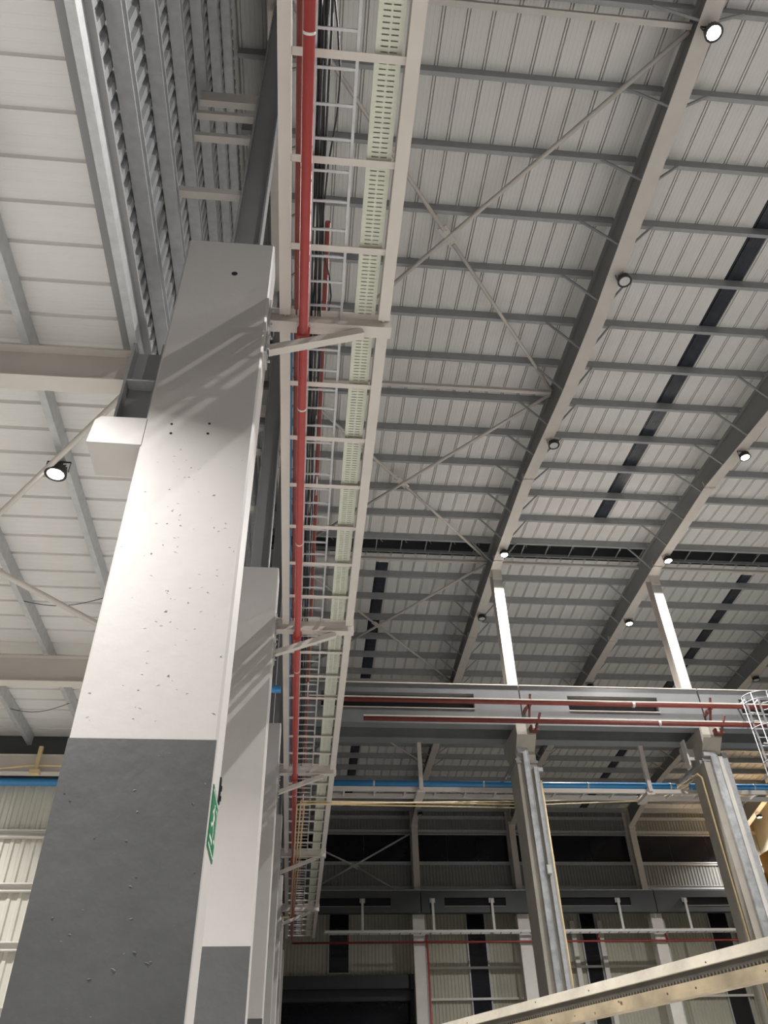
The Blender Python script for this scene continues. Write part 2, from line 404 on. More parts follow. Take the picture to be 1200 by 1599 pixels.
for x, y, z, lit, lab in LAMPS: lamp(x, y, z, lit, lab, LAMP_W)
lamp(-3.08, 7.22, 6.42, 1, 'lit lamp under the low side roof left of the white column', LAMP_W_LOW, .72)
lamp(-2.9, 3.4, 6.42, 1, 'lit lamp under the low side roof just outside the left edge', LAMP_W_LOW, .72)
lamp(-6.9, 12.9, 6.3, 1, 'added unseen lamp under the low side roof, lighting the end wall', LAMP_W_LOW)  # added out of view to brighten the corrugated end wall
lamp(-7.0, 2.0, 6.3, 1, 'lit lamp under the low side roof far left, outside the picture', LAMP_W_LOW)

# ------------------------------------------------------------------ low side bay on the left
m = MB().box(-12.6, -2.09, -9, YW+.1, 6.92, 7.05)
cs = tag(obj('ceiling', m, 'roof', None, (-7, 3, 6.98)), kind='structure')
SW = .42
sp = [(0, 0), (.012, .045), (.045, .045), (.057, 0), (.14, 0), (.148, .0025), (.162, .0025), (.17, 0), (.24, 0), (.248, .0025), (.262, .0025), (.27, 0), (.34, 0), (.348, .0025), (.362, .0025), (.37, 0), (.42, 0)]
mb = MB(); n = len(sp); mb.add([(x, a, h) for x in (-12.5, -2.05) for a, h in sp], [(i, i+1, n+i+1, n+i) for i in range(n-1)])
spm = mb.mesh('roof_panel', M['roof'])
for i in range(-14, 36):
    y = 1.0 + SW*i
    if y + SW < YW+.05: inst('roof_panel', spm, cs, (0, y, 6.85))
for x in (-1.9, -3.0, -4.27, -5.42, -6.6, -7.8, -9.0, -10.2, -11.4):
    obj('purlin', MB().chan((x, -9, 6.62), (x, 15.6, 6.62), .08, .225, flip=-1), 'galv', cs)
for y, lab in ((5.55, 'beige rafter of the low side roof meeting the nearest white column'), (12.05, 'beige rafter of the low side roof meeting the second white column'), (-.95, 'beige rafter of the low side roof behind the camera')):
    t = thing('side_rafter', lab, 'rafter', (-7, y, 6.15))
    obj('bottom_flange', MB().box(-12.4, -1.93, y-.1, y+.1, 6.15, 6.165), 'beige', t)
    obj('web', MB().box(-12.4, -1.93, y-.006, y+.006, 6.165, 6.605), 'beige', t)
    obj('top_flange', MB().box(-12.4, -1.93, y-.1, y+.1, 6.605, 6.62), 'beige', t)
    obj('end_plate', MB().box(-1.95, -1.93, y-.12, y+.12, 6.05, 6.62), 'galv', t)
t = thing('side_beam', 'tan beam of the low side roof along the corrugated end wall', 'beam', (-7, 15.3, 5.92))
obj('beam_body', MB().ibeam((-12.4, 15.3, 5.92), (-1.6, 15.3, 5.92), .2, .35), 'beige', t)
one('conduit', MB().tube([(-12, 15.16, 5.93), (-5.9, 15.16, 5.95), (-5.2, 15.16, 6.03), (-2, 15.16, 6.06)], .018, 8), 'cream', 'thin cream conduit along the tan side beam', 'conduit', (-6, 15.16, 5.95))
one('beam_clamp', MB().box(-5.1, -5.03, 15.12, 15.19, 5.9, 6.4).box(-5.14, -4.97, 15.05, 15.19, 5.84, 5.92), 'cream', 'cream clamp on the tan side beam beside the white column', 'clamp', (-5.05, 15.15, 5.84))
one('water_pipe', MB().tube([(-12.3, 15.55, 5.86), (-2.2, 15.55, 5.86)], .075, 12), 'blue', 'pale blue pipe at the top of the corrugated side wall', 'pipe', (-7, 15.55, 5.8))
one('bent_pipe', MB().tube([(-6.75, 15.55, 5.0), (-6.4, 15.55, 5.0), (-6.33, 15.55, 4.93), (-6.33, 15.55, 4.6), (-6.42, 15.55, 4.52), (-6.75, 15.55, 4.52)], .035, 8), 'rail', 'pale bent pipe on the corrugated side wall at the left edge', 'pipe', (-6.5, 15.55, 4.5))
one('brace_rod', rod((-1.9, 5.7, 6.45), (-6.0, 10.4, 6.45), .035), 'beige', 'beige brace tube of the low side roof above the lit lamp', 'brace', (-4, 8, 6.4))
one('brace_rod', rod((-5.9, 7.2, 6.34), (-1.95, 11.9, 6.34), .045), 'beige', 'beige brace tube of the low side roof running into the white column', 'brace', (-4, 9.6, 6.4))
for a, b, lab in (((-4.27, 10.35), (-3.0, 10.15), 'thin black wire slung between two side roof purlins, above the tan rafter'), ((-5.42, 14.0), (-4.27, 13.7), 'thin black wire slung between side roof purlins beyond the tan rafter')):
    pts = [(a[0]+(b[0]-a[0])*k/8, a[1]+(b[1]-a[1])*k/8, 6.63-.12*math.sin(math.pi*k/8)) for k in range(9)]
    one('wire', MB().tube(pts, .006, 5), 'black', lab, 'wire', (a[0], a[1], 6.6))

# ------------------------------------------------------------------ row of white columns on the left, posts, rack brackets
YA = [5.2 + 6.5*k for k in range(7)]
CX0, CX1, CD, CT = -1.58, -.59, .45, 8.37
LABC = ['large white concrete column with dark grey base, nearest', 'second white concrete column, half hidden behind the nearest one', 'third white concrete column, a sliver behind the second', 'fourth white column in the row, only an edge showing', 'fifth white column in the row, far away beside the pipe rack', 'sixth white column in the row, hidden far beyond the pipe rack', 'last white column in the row near the far wall']
def rbox(x0, x1, y0, y1, z0, z1, r=.02):
    pl = [(x0+r, y0), (x1-r, y0), (x1, y0+r), (x1, y1-r), (x1-r, y1), (x0+r, y1), (x0, y1-r), (x0, y0+r)]
    mb = MB(); n = 8
    return mb.add([(x, y, z) for z in (z0, z1) for x, y in pl], [(i, (i+1) % n, n+(i+1) % n, n+i) for i in range(n)] + [tuple(range(n))[::-1], tuple(range(n, 2*n))])
for k, y in enumerate(YA):
    t = thing('concrete_column', LABC[k], 'column', ((CX0+CX1)/2, y+CD/2, FL))
    obj('shaft', rbox(CX0, CX1, y, y+CD, FL, CT), 'white', t)
    b = obj('painted_base', MB().prism([(CX0-.001, FL), (CX1-.008, FL), (CX1-.008, 2.26), (CX0-.001, 2.26)], 'y', y-.004, y+.02), 'dark', t); b['label'] = 'dark grey painted lower section'
    c = MB().prism([(CX0+.01, 5.02), (CX0+.01, 5.36), (CX0-.40, 5.36), (CX0-.45, 5.31), (CX0-.47, 5.03)], 'y', y, y+CD)
    obj('corbel', c, 'white', t)
    if k == 0:
        h = MB().lathe([(.028, 0), (.03, .004), (.02, .006)], (0, 0, 0), 10)
        mb = MB()
        for hx, hz, r in ((-1.0, 7.75, .035), (-1.33, 5.18, .012), (-1.34, 5.3, .012), (-1.0, 5.33, .012), (-1.0, 5.2, .012)):
            mb.tube([(hx, y+.01, hz), (hx, y-.004, hz)], r, 10)
        obj('bolt_hole', mb, 'housing', t)
        rr = random.Random(5)
        def flake(mb, hx, hz, a, b, yy, h):
            k = rr.randint(5, 7); th = rr.uniform(-.5, .5); rim = []
            for q in range(k):
                an = 2*math.pi*q/k; ra = rr.uniform(.6, 1.15)
                u, v = a*ra*math.cos(an), b*ra*math.sin(an)
                rim.append((hx + u*math.cos(th) - v*math.sin(th), yy, hz + u*math.sin(th) + v*math.cos(th)))
            mb.add(rim + [(hx + a*.1, yy - h, hz + b*.3)], [(q, (q+1) % k, k) for q in range(k)])
        for nm, mt, zlo, zhi, yy, cnt in (('paint_blister', 'white', 2.35, 5.0, y-.0005, 34), ('paint_chip', 'chip', 2.35, 4.9, y-.001, 60), ('base_blister', 'dark', -1.2, 2.2, y-.0045, 40), ('base_chip', 'dustchip', -1.2, 2.2, y-.005, 34)):
            mb = MB()
            for q in range(cnt):
                hx = rr.gauss(-1.05, .22) if rr.random() < .6 else rr.uniform(CX0+.06, CX1-.05)
                hx = min(max(hx, CX0+.05), CX1-.05); hz = rr.uniform(zlo, zhi)
                if 'blister' in nm: flake(mb, hx, hz, rr.uniform(.006, .02), rr.uniform(.004, .009), yy, rr.uniform(.003, .009))
                else: flake(mb, hx, hz, rr.uniform(.004, .016), rr.uniform(.0015, .004), yy, .0006)
            obj(nm, mb, mt, t)['kind'] = 'stuff'
    s = thing('steel_stub', ('grey steel stub on the corbel of the nearest white column', 'grey steel stub on the corbel of the second white column', 'grey steel stub on the corbel of the third white column', 'grey steel stub on the corbel of the fourth white column', 'grey steel stub on the corbel of the fifth white column', 'grey steel stub on the corbel of the sixth white column', 'grey steel stub on the corbel of the last white column')[k], 'stub', (-1.77, y+.3, 5.36))
    obj('stub_flanges', MB().box(-1.93, -1.905, y+.15, y+.45, 5.36, 6.62).box(-1.635, -1.61, y+.15, y+.45, 5.36, 6.62), 'greypost', s)
    obj('stub_web', MB().box(-1.905, -1.635, y+.29, y+.31, 5.36, 6.62), 'greypost', s)
    obj('stub_plate', MB().box(-1.96, -1.585, y+.1, y+.44, 5.36, 5.385).box(-1.905, -1.635, y+.16, y+.44, 6.05, 6.07), 'galv', s)
    p = thing('steel_post', 'grey steel post standing on the ' + ['nearest', 'second', 'third', 'fourth', 'fifth', 'sixth', 'last'][k] + ' white column', 'post', (-.96, y+.3, CT))
    zt2 = zrb(y+.3)
    obj('flange', MB().box(-1.13, -1.11, y+.18, y+.43, CT, zt2), 'greypost', p); obj('flange', MB().box(-.81, -.79, y+.18, y+.43, CT, zt2), 'greypost', p)
    obj('web', MB().box(-1.11, -.81, y+.29, y+.31, CT, zt2), 'greypost', p)
    obj('foot_plate', MB().box(-1.2, -.7, y+.08, y+.44, CT, CT+.025), 'galv', p)
    if k < 3:
        for z, h in ((9.93, .12), (11.5, .1), (12.2, .1), (12.75, .3)):
            obj('girt_bracket', MB().box(-2.0, -1.12, y+.22, y+.32, z-h/2, z+h/2), 'beige', p)

# ------------------------------------------------------------------ overhead pipe rack along the columns
YB_ = [y+.27 for y in YA]
seg_name = ['above and behind the camera at the top edge', 'from the nearest to the second white column', 'from the second to the third white column', 'from the third to the fourth white column', 'from the fourth to the fifth white column', 'at the far end']
for k in range(5):
    y = YB_[k]
    t = thing('rack_bracket', 'beige steel bracket carrying the pipe rack on the ' + ['nearest', 'second', 'third', 'fourth', 'fifth'][k] + ' white column', 'bracket', (CX1, y, 6.7))
    obj('arm', MB().ibeam((CX1+.015, y, 7.2), (.78, y, 7.2), .15, .24), 'beige', t)
    obj('brace', MB().bar((CX1+.02, y, 6.77), (.46, y, 7.17), .09, .09), 'beige', t)
    obj('wall_plate', MB().box(CX1, CX1+.02, y-.13, y+.13, 6.6, 7.5), 'galv', t)
    mb = MB()
    for z in (6.7, 6.9, 7.1, 7.35):
        for dy in (-.09, .09): mb.tube([(CX1+.01, y+dy, z), (CX1+.05, y+dy, z)], .018, 6)
    obj('bolt', mb, 'galv', t)
rung_me = MB().ext([(-.035, 0), (.035, 0), (.035, .008), (-.027, .008), (-.027, .05), (-.035, .05)], (-.36, 0, 0), (.635, 0, 0)).mesh('rung', M['beige'])
ends = [-1.03] + YB_[:5] + [36.4]
for k in range(6):
    y0, y1 = ends[k]+.09, ends[k+1]-.09
    if k == 5: y1 = 36.4
    t = thing('pipe_rack', 'beige pipe rack bay with rungs, ' + seg_name[k], 'pipe rack', (.14, (y0+y1)/2, 7.3))
    for xa, xb in ((-.472, -.356), (.63, .757)):
        obj('side_beam', MB().box(xa, xb, y0, y1, 7.3, 7.5).box((xa+xb)/2-.015, (xa+xb)/2+.015, y0-.1, y0, 7.38, 7.42).box((xa+xb)/2-.015, (xa+xb)/2+.015, y1, y1+.09, 7.38, 7.42), 'beige', t)
    for j in range(1, 7):
        yy = ends[k] + j*(6.5/7.)
        if yy < y1: inst('rung', rung_me, t, (0, yy, 7.33))
RK = 'beneath the pipe rack'
t = thing('fire_main', 'thick red pipe hung under the pipe rack beams', 'pipe', (-.2, 17, 7.06))
obj('pipe_run', MB().tube([(-.2, -1, 7.11), (-.2, 36.2, 7.11)], .05, 16), 'red', t)
for y in (2.45, 6.6, 9.3, 13.2, 19.5, 26): obj('coupling_ring', MB().tube([(-.2, y-.012, 7.11), (-.2, y+.012, 7.11)], .053, 16), 'rail', t)
mb = MB()
for y in YB_[:5]: mb.tube([(-.2, y, 7.11), (-.2, y, 7.22)], .062, 12).box(-.27, -.13, y-.015, y+.015, 7.04, 7.2)
obj('pipe_hanger', mb, 'red', t)
one('red_pipe', MB().tube([(-.29, -1, 7.45), (-.29, 36, 7.45)], .028, 10), 'darkred', 'dark red pipe lying in the rack, left of the thick red pipe', 'pipe', (-.29, 17, 7.4))
one('blue_pipe', MB().tube([(-.342, 5.6, 7.42), (-.342, 36, 7.42)], .012, 8), 'blue', 'thin blue line along the inner edge of the left rack beam', 'pipe', (-.34, 17, 7.4))
mb = MB().tube([(.02, 4.6, 7.95), (.02, 36, 7.95)], .03, 10)
t = thing('sprinkler_pipe', 'thin red pipe above the black cables in the rack', 'pipe', (.02, 20, 7.9))
obj('pipe_run', mb, 'darkred', t)
mb = MB()
for y in (8.7, 15.2, 21.7): mb.tube([(.02, y, 7.55), (.02, y, 7.95)], .012, 6)
obj('hanger_rod', mb, 'galv', t)
# ladder tray with cables
t = thing('cable_ladder', 'narrow galvanised cable ladder holding black cables in the rack', 'cable ladder', (.03, 17, 7.39))
for x in (-.165, .2): obj('rail', MB().box(x, x+.028, -1, 36, 7.385, 7.46), 'galv', t)
lr = MB()
lr.box(-.14, .2, -.012, .012, 0, .02)
for j in range(9): lr.box(-.13+j*.037, -.12+j*.037, -.0135, .0135, -.001, .012)
lrm = lr.mesh('rung', M['galv'])
yy = -.9
while yy < 36: inst('rung', lrm, t, (0, yy, 7.395)); yy += .31
rc = random.Random(11)
for i in range(9):
    x = -.148 + i*.0145; pts = []
    ph = rc.uniform(0, 6)
    for j in range(75):
        pts.append((x + .012*math.sin(j*.9+ph) + rc.uniform(-.004, .004), -1 + j*.5, 7.43 + .012*(i % 2)))
    one('power_cable', MB().tube(pts, .011, 6), 'black', 'black cable in the cable ladder, %s to the right of the thick red pipe' % NTH[i], 'cable', (x, 17, 7.42), 'black cables in the cable ladder')
pts = [(-.03, -1, 7.44), (-.02, 2.2, 7.44), (.03, 2.5, 7.45), (.075, 2.9, 7.46), (.06, 3.25, 7.46), (.0, 3.7, 7.45), (-.03, 4.2, 7.44), (-.02, 4.6, 7.43), (.06, 4.95, 7.44), (.09, 5.2, 7.44), (.07, 5.45, 7.46), (0, 5.9, 7.44), (-.02, 7, 7.43)]
one('loose_cable', MB().tube(pts, .009, 6), 'black', 'loose black cable curving away from the bundle in the rack', 'cable', (0, 3, 7.42))
# perforated tray: lands and cross bars leave real slots
def perf(y0, y1):
    mb = MB(); xs = [(.365, .405), (.468, .488), (.55, .59)]; z0, z1 = 7.39, 7.396
    for a, b in xs: mb.box(a, b, y0, y1, z0, z1)
    mb.box(.36, .365, y0, y1, z0, z0+.06); mb.box(.59, .595, y0, y1, z0, z0+.06)
    y = y0
    while y < y1:
        mb.box(.405, .468, y, y+.034, z0, z1); mb.box(.488, .55, y, y+.034, z0, z1); y += .046
    return mb
t = thing('perforated_tray', 'wide pale green perforated cable tray along the right of the rack', 'cable tray', (.48, 17, 7.39))
for k in range(6):
    y0, y1 = ends[k]+.1, ends[k+1]-.1
    obj('tray_length', perf(max(y0, 1.0) if k == 0 else y0, y1), 'tray', t)
obj('tray_lid', MB().box(.37, .585, -1, 36, 7.45, 7.455), 'tray', t)
one('blue_pipe_stub', MB().tube([(-2.1, 14.0, 7.14), (-.5, 14.0, 7.14)], .075, 12), 'blue', 'short bright blue pipe end beside the second white column', 'pipe', (-1.2, 14, 7.1))
for i, (x, r) in enumerate(((.0, 0), (.05, 1), (.1, 2))):
    zc = 7.03 if i == 0 else 7.165
    p = [(-.25+x*1.1, 31.5, zc), (-.13+x*1.9, 20.1+i*.1, zc), (-.11+x*1.9, 19.98+i*.1, zc), (-.04+x*1.5, 19.95+i*.1, zc-.03*i), (8.6, 27.6+i*.08, 9.9-.1*i), (12.0, 27.7, 10.06-.1*i), (13.05, 27.7, 10.08-.1*i), (13.2, 27.4, 10.08-.1*i), (13.42, 25.6, 10.06-.1*i)]
    one('cream_conduit', MB().tube(p if i < 2 else p[:5], .021, 8), 'cream', ('left cream conduit of three under the far pipe rack, the longest', 'middle cream conduit of three under the far pipe rack', 'right cream conduit of three under the far pipe rack')[i], 'conduit', (-.1, 20, 7.0))
one('cream_conduit', MB().tube([(-.28, 31.5, 7.02), (-.58, 31.5, 7.0)], .03, 8), 'cream', 'short cream conduit end turning left to the column at far end of the rack', 'conduit', (-.4, 31.5, 7.0))

# ------------------------------------------------------------------ sign on the nearest column
t = thing('exit_sign', 'green emergency exit sign on the side of the nearest white column', 'sign', (CX1, 5.42, 1.55))
obj('panel', MB().box(CX1, CX1+.006, 5.23, 5.64, 1.58, 1.97), 'green', t)
xs = CX1+.0065
mb = MB()
def flat(poly): mb.add([(xs, a, b) for a, b in poly] + [(xs+.001, a, b) for a, b in poly], [tuple(range(len(poly))), tuple(range(len(poly), 2*len(poly)))[::-1]])
flat([(5.25, 1.60), (5.62, 1.60), (5.62, 1.612), (5.25, 1.612)]); flat([(5.25, 1.938), (5.62, 1.938), (5.62, 1.95), (5.25, 1.95)])
flat([(5.40, 1.89), (5.43, 1.90), (5.45, 1.88), (5.43, 1.86), (5.41, 1.865)])           # head of the running figure
flat([(5.37, 1.86), (5.42, 1.85), (5.45, 1.78), (5.41, 1.76)])                           # trunk
flat([(5.37, 1.855), (5.33, 1.82), (5.34, 1.81), (5.38, 1.84)]); flat([(5.43, 1.84), (5.49, 1.82), (5.485, 1.805), (5.43, 1.82)])
flat([(5.41, 1.775), (5.35, 1.73), (5.30, 1.735), (5.30, 1.75), (5.35, 1.752), (5.40, 1.79)]); flat([(5.45, 1.785), (5.48, 1.73), (5.46, 1.69), (5.445, 1.695), (5.458, 1.73), (5.43, 1.77)])
flat([(5.52, 1.69), (5.60, 1.69), (5.60, 1.90), (5.52, 1.90), (5.52, 1.885), (5.585, 1.885), (5.585, 1.705), (5.52, 1.705)])
flat([(5.28, 1.65), (5.42, 1.65), (5.42, 1.635), (5.46, 1.66), (5.42, 1.685), (5.42, 1.67), (5.28, 1.67)])
obj('pictogram', mb, 'signwhite', t)
one('cable_clip_strip', MB().box(CX1, CX1+.012, 5.60, 5.65, 1.98, 2.16).box(CX1+.012, CX1+.02, 5.61, 5.64, 2.0, 2.03).box(CX1+.012, CX1+.02, 5.61, 5.64, 2.07, 2.1), 'housing', 'dark clip strip above the green sign on the nearest column', 'clip', (CX1, 5.63, 1.98))

# ------------------------------------------------------------------ middle row: concrete columns, crane girders, posts, pipes
XB_ = [7.42, 13.95, 21.95]
GB, GT = 11.4, 12.86
CB = []
OB = ['first concrete column right of the pipe rack, with grey trunking', 'second concrete column right of the pipe rack, with wide trunking', 'concrete column outside the right edge']
for k, X in enumerate(XB_):
    t = thing('crane_column', 'tall beige ' + OB[k], 'column', (X, 25.45, FL)); CB.append(t)
    x0, x1 = X-.33, X+.33
    poly = [(24.95, FL), (25.98, FL), (25.98, 10.6), (26.45, 11.02), (26.45, GB), (24.5, GB), (24.5, 11.02), (24.95, 10.6)]
    obj('shaft', MB().prism(poly, 'x', x0, x1), 'concrete', t)
    obj('corner_chamfer', MB().box(x0-.004, x0+.1, 24.935, 24.96, FL, 10.45), 'concrete', t)
    zp = zrb(25.2)
    p = thing('steel_post', ('white steel post on the grey girder under the first rafter', 'white steel post on the grey girder under the second rafter', 'white steel post on the girder outside the right edge')[k], 'post', (XR[k+1]+.04, 25.3, GT))
    xc = XR[k+1]+.04
    obj('front_flange', MB().box(xc-.19, xc+.19, 25.08, 25.10, GT, zp-.02), 'postpaint', p)
    obj('rear_flange', MB().box(xc-.19, xc+.19, 25.5, 25.52, GT, zp-.02), 'beige', p)
    obj('web', MB().box(xc-.01, xc+.01, 25.1, 25.5, GT, zp-.02), 'beige', p)
    obj('cap', MB().box(xc-.2, xc+.2, 25.04, 25.56, zp-.02, zp+.0).box(xc-.19, xc+.19, 25.06, 25.08, zp-.45, zp), 'beige', p)
BAY = [(-.55, 7.38), (7.42, 13.92), (13.97, 21.93), (21.97, 30.5)]
BN = ['left of the first concrete column', 'between the two concrete columns', 'right of the second concrete column', 'beyond the right edge']
REC = [(.5, 5.77), (9.1, 12.36), (15.4, 20.2), (24.2, 28.0)]
for k, (a, b) in enumerate(BAY):
    t = thing('crane_girder', 'grey concrete crane girder ' + BN[k] + ', front one with dark slot', 'girder', ((a+b)/2, 24.8, GB))
    y0, y1 = 24.6, 25.0; ra, rb = REC[k]; rz0, rz1 = 11.95, 12.52
    mb = MB()
    mb.box(a, ra, y0, y1, GB, GT).box(rb, b, y0, y1, GB, GT).box(ra, rb, y0, y1, GB, rz0).box(ra, rb, y0, y1, rz1, GT)
    obj('beam', mb, 'girder', t)
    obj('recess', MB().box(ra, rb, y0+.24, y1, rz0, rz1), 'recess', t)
    obj('ledge', MB().box(ra, rb, y0-.015, y0+.24, rz0, rz0+.02), 'ledge', t)
    obj('crane_rail', MB().box(a, b, y0-.03, y1, GT, GT+.03), 'ledge', t)
    t = thing('rear_girder', 'grey concrete crane girder ' + BN[k] + ', rear one seen below the front', 'girder', ((a+b)/2, 26.05, GB))
    obj('beam', MB().box(a, b, 25.8, 26.25, GB, GT-.3), 'girder', t)
    obj('soffit_lip', MB().box(a, b, 25.78, 25.8, GB, GB+.06), 'girder', t)
DK = MB()
one('girder_deck', MB().box(-.55, 30.5, 25.0, 26.25, GT-.04, GT), 'girder', 'grey concrete deck slab behind the crane girder top', 'slab', (14, 25.6, GT-.04))
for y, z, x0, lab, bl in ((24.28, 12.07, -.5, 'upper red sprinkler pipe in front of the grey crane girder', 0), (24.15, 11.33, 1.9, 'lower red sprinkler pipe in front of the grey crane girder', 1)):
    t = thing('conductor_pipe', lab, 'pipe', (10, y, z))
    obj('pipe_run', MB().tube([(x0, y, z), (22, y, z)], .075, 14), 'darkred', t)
    obj('painted_highlight', MB().box(x0, 22, y-.08, y-.02, z+.055, z+.10), 'ledge', t)  # lit upper band of the pipe, painted as a pale strip
    mb = MB()
    for x in ((11.3, 19.2) if bl == 0 else (12.0, 19.0)): mb.tube([(x-.04, y, z), (x+.04, y, z)], .1, 12)
    obj('coupling', mb, 'rail', t)
    for x in ((7.55, 14.02) if bl == 0 else (7.72, 14.2)):
        mb = MB()
        if bl == 0: mb.box(x-.12, x-.03, y, 24.6, z-.25, z-.16).bar((x+.06, 24.55, z-.45), (x+.1, y-.1, z+.28), .06, .06).bar((x-.02, 24.55, z-.1), (x+.08, y-.02, z-.08), .08)
        else: mb.box(x-.15, x+.1, y+.1, 24.5, z-.26, z-.2).bar((x-.05, y+.1, z-.28), (x+.12, y-.15, z+.25), .06, .06).box(x-.19, x-.13, y+.15, 24.5, z-.26, z-.06)
        obj('pipe_bracket', mb, 'oxide', t)
# trunking on the concrete columns
TR = []
def trunk(x0, x1, z1, lab, m='galvbright', z0=FL, y=24.93, d=.09):
    t = thing('cable_trunking', lab, 'trunking', ((x0+x1)/2, y-d/2, z0), 'steel trunking on the concrete columns')
    TR.append(t)
    obj('cover', MB().box(x0, x1, y-d, y, z0, z1), m, t)
    obj('edge_lip', MB().box(x0-.008, x0+.012, y-d-.012, y, z0, z1-.02).box(x1-.012, x1+.008, y-d-.012, y, z0, z1-.02), m, t)
    mb = MB(); z = z1-.5
    while z > z0: mb.box(x0-.006, x1+.006, y-d-.006, y, z, z+.05); z -= 2.4
    obj('joint_strap', mb, m, t)
trunk(7.30, 7.47, 10.7, 'left galvanised trunking on the first concrete column')
trunk(7.60, 7.74, 10.05, 'right galvanised trunking on the first concrete column', 'galv')
trunk(13.86, 14.10, 10.66, 'wide galvanised trunking in the middle of the second concrete column')
trunk(14.13, 14.26, 10.5, 'narrow pale trunking beside the wide one on the second concrete column', 'rail')
trunk(14.36, 14.52, 10.7, 'bluish trunking at the right edge of the second concrete column', 'galv', FL, 25.1, .12)
obj('trunk_head', MB().box(7.12, 7.3, 24.82, 24.94, 10.52, 10.7), 'galvbright', TR[0])
obj('trunk_head', MB().box(13.62, 13.86, 24.82, 24.94, 10.5, 10.66), 'galvbright', TR[2])
obj('trunk_arm', MB().box(7.74, 7.9, 24.84, 24.94, 9.9, 10.02), 'galv', TR[1])
t = thing('switch_box', 'small grey box on the first concrete column trunking', 'box', (7.5, 24.8, 6.7))
obj('body', rbox(7.5, 7.66, 24.74, 24.84, 6.68, 6.95), 'galv', t); obj('lid', MB().box(7.515, 7.645, 24.73, 24.74, 6.7, 6.93), 'rail', t)
one('cream_conduit', MB().tube([(7.81, 24.95, 9.62), (7.81, 24.95, FL)], .035, 8), 'cream', 'cream conduit down the right edge of the first concrete column', 'conduit', (7.81, 24.95, 5))
one('cream_conduit', MB().tube([(13.42, 25.6, 10.06), (13.45, 25.3, 10.04), (13.55, 25.25, 9.9), (13.55, 25.25, FL)], .035, 8), 'cream', 'cream conduit down the left side of the second concrete column', 'conduit', (13.55, 25.25, 5))
obj('side_plate', MB().box(13.3, 13.36, 25.35, 25.62, 10.3, 11.3).box(13.36, 13.63, 25.45, 25.52, 10.6, 11.0), 'rail', CB[1])
obj('collar', MB().box(7.05, 7.79, 24.9, 26.03, 10.2, 10.28).box(7.03, 7.09, 24.9, 26.6, 10.28, 10.36), 'greypost', CB[0])
obj('collar', MB().box(13.58, 14.32, 24.92, 26.03, 10.36, 10.46).box(13.5, 13.62, 25.0, 26.9, 10.3, 10.42), 'greypost', CB[1])

# second rack behind the girder with the blue main
t = thing('far_rack', 'beige pipe rack behind the grey girder carrying the blue pipe', 'pipe rack', (11, 26.7, 9.75))
for y in (26.4, 27.05): obj('side_beam', MB().box(.9, 22, y-.05, y+.05, 9.76, 9.9), 'beige', t)
rm = MB().box(-.03, .03, 26.45, 27.0, 9.79, 9.85).mesh('rung', M['beige'])
x = 1.4
while x < 22: inst('rung', rm, t, (x, 0, 0)); x += 1.05
for i, X in enumerate((4.0, 12.05, 19.5)):
    h = thing('rack_hanger', ('steel hanger dropping to the blue pipe left of the first concrete column', 'steel hanger dropping to the blue pipe between the concrete columns', 'steel hanger of the far rack right of the picture')[i], 'hanger', (X, 26.3, 9.66))
    obj('drop_post', MB().bar((X, 26.2, 9.76), (X, 26.2, GB), .14, .12, up=(0, 1, 0)), 'beige', h)
    obj('arm', MB().box(X-.14, X+.14, 26.2, 27.2, 9.66, 9.76), 'beige', h)
for x0, x1, lab, sts in ((.9, 13.1, 'long blue pipe on the rack behind the grey girder', (2.4, 6.2, 9.9, 12.9)), (13.65, 22, 'blue pipe on the rack right of the second concrete column', (16, 19))):
    t = thing('blue_main', lab, 'pipe', ((x0+x1)/2, 26.42, 9.9))
    obj('pipe_run', MB().tube([(x0, 26.42, 10.02), (x1, 26.42, 10.02)], .115, 16), 'blue', t)
    for x in sts: obj('pipe_strap', MB().tube([(x-.03, 26.42, 10.02), (x+.03, 26.42, 10.02)], .122, 16), 'galv', t)
one('light_channel', MB().box(.9, 13.1, 26.5, 26.56, 10.13, 10.18), 'rail', 'pale channel along the top of the blue pipe', 'channel', (7, 26.5, 10.14))

# caged ladder at the right edge
t = thing('caged_ladder', 'grey caged access ladder at the right edge in front of the girder', 'ladder', (15.5, 23.9, 1.0))
LX, LY = 15.5, 23.95
for dx in (-.24, .24): obj('stile', MB().box(LX+dx-.03, LX+dx+.03, LY-.012, LY+.012, 1.0, 12.3), 'greypost', t)
rg = MB().tube([(-.24, 0, 0), (.24, 0, 0)], .014, 8).mesh('rung', M['galv'])
z = 1.2
while z < 12.2: inst('rung', rg, t, (LX, LY, z)); z += .3
def hoop(z): return [(LX + .6*math.sin(a), LY - .45 - .5*math.cos(a), z) for a in [math.radians(d) for d in range(-150, 151, 12)]]
for z in (12.05, 11.8, 10.9, 9.75, 8.6, 7.4, 6.2): obj('hoop', MB().tube(hoop(z), .02, 6), 'greypost', t)
for dg in (-100, -50, 0, 50, 100):
    a = math.radians(dg); obj('cage_bar', MB().tube([(LX+.6*math.sin(a), LY-.45-.5*math.cos(a), 6.0), (LX+.6*math.sin(a), LY-.45-.5*math.cos(a), 12.05)], .018, 6), 'greypost', t)
for z in (12.2, 9.6, 6.0):
    for dx in (-.24, .24): obj('stay', MB().box(LX+dx-.02, LX+dx+.02, LY, 24.6, z-.03, z+.03), 'galv', t)
t = thing('ladder_floodlight', 'dark floodlight clamped beside the caged ladder', 'lamp', (16.0, 24.15, 10.5))
obj('body', MB().prism([(24.05, 10.35), (24.2, 10.3), (24.25, 11.0), (24.0, 11.15)], 'x', 15.98, 16.4), 'housing', t)
obj('arm', MB().bar((15.6, 24.3, 10.75), (16.0, 24.15, 10.65), .05), 'galv', t)

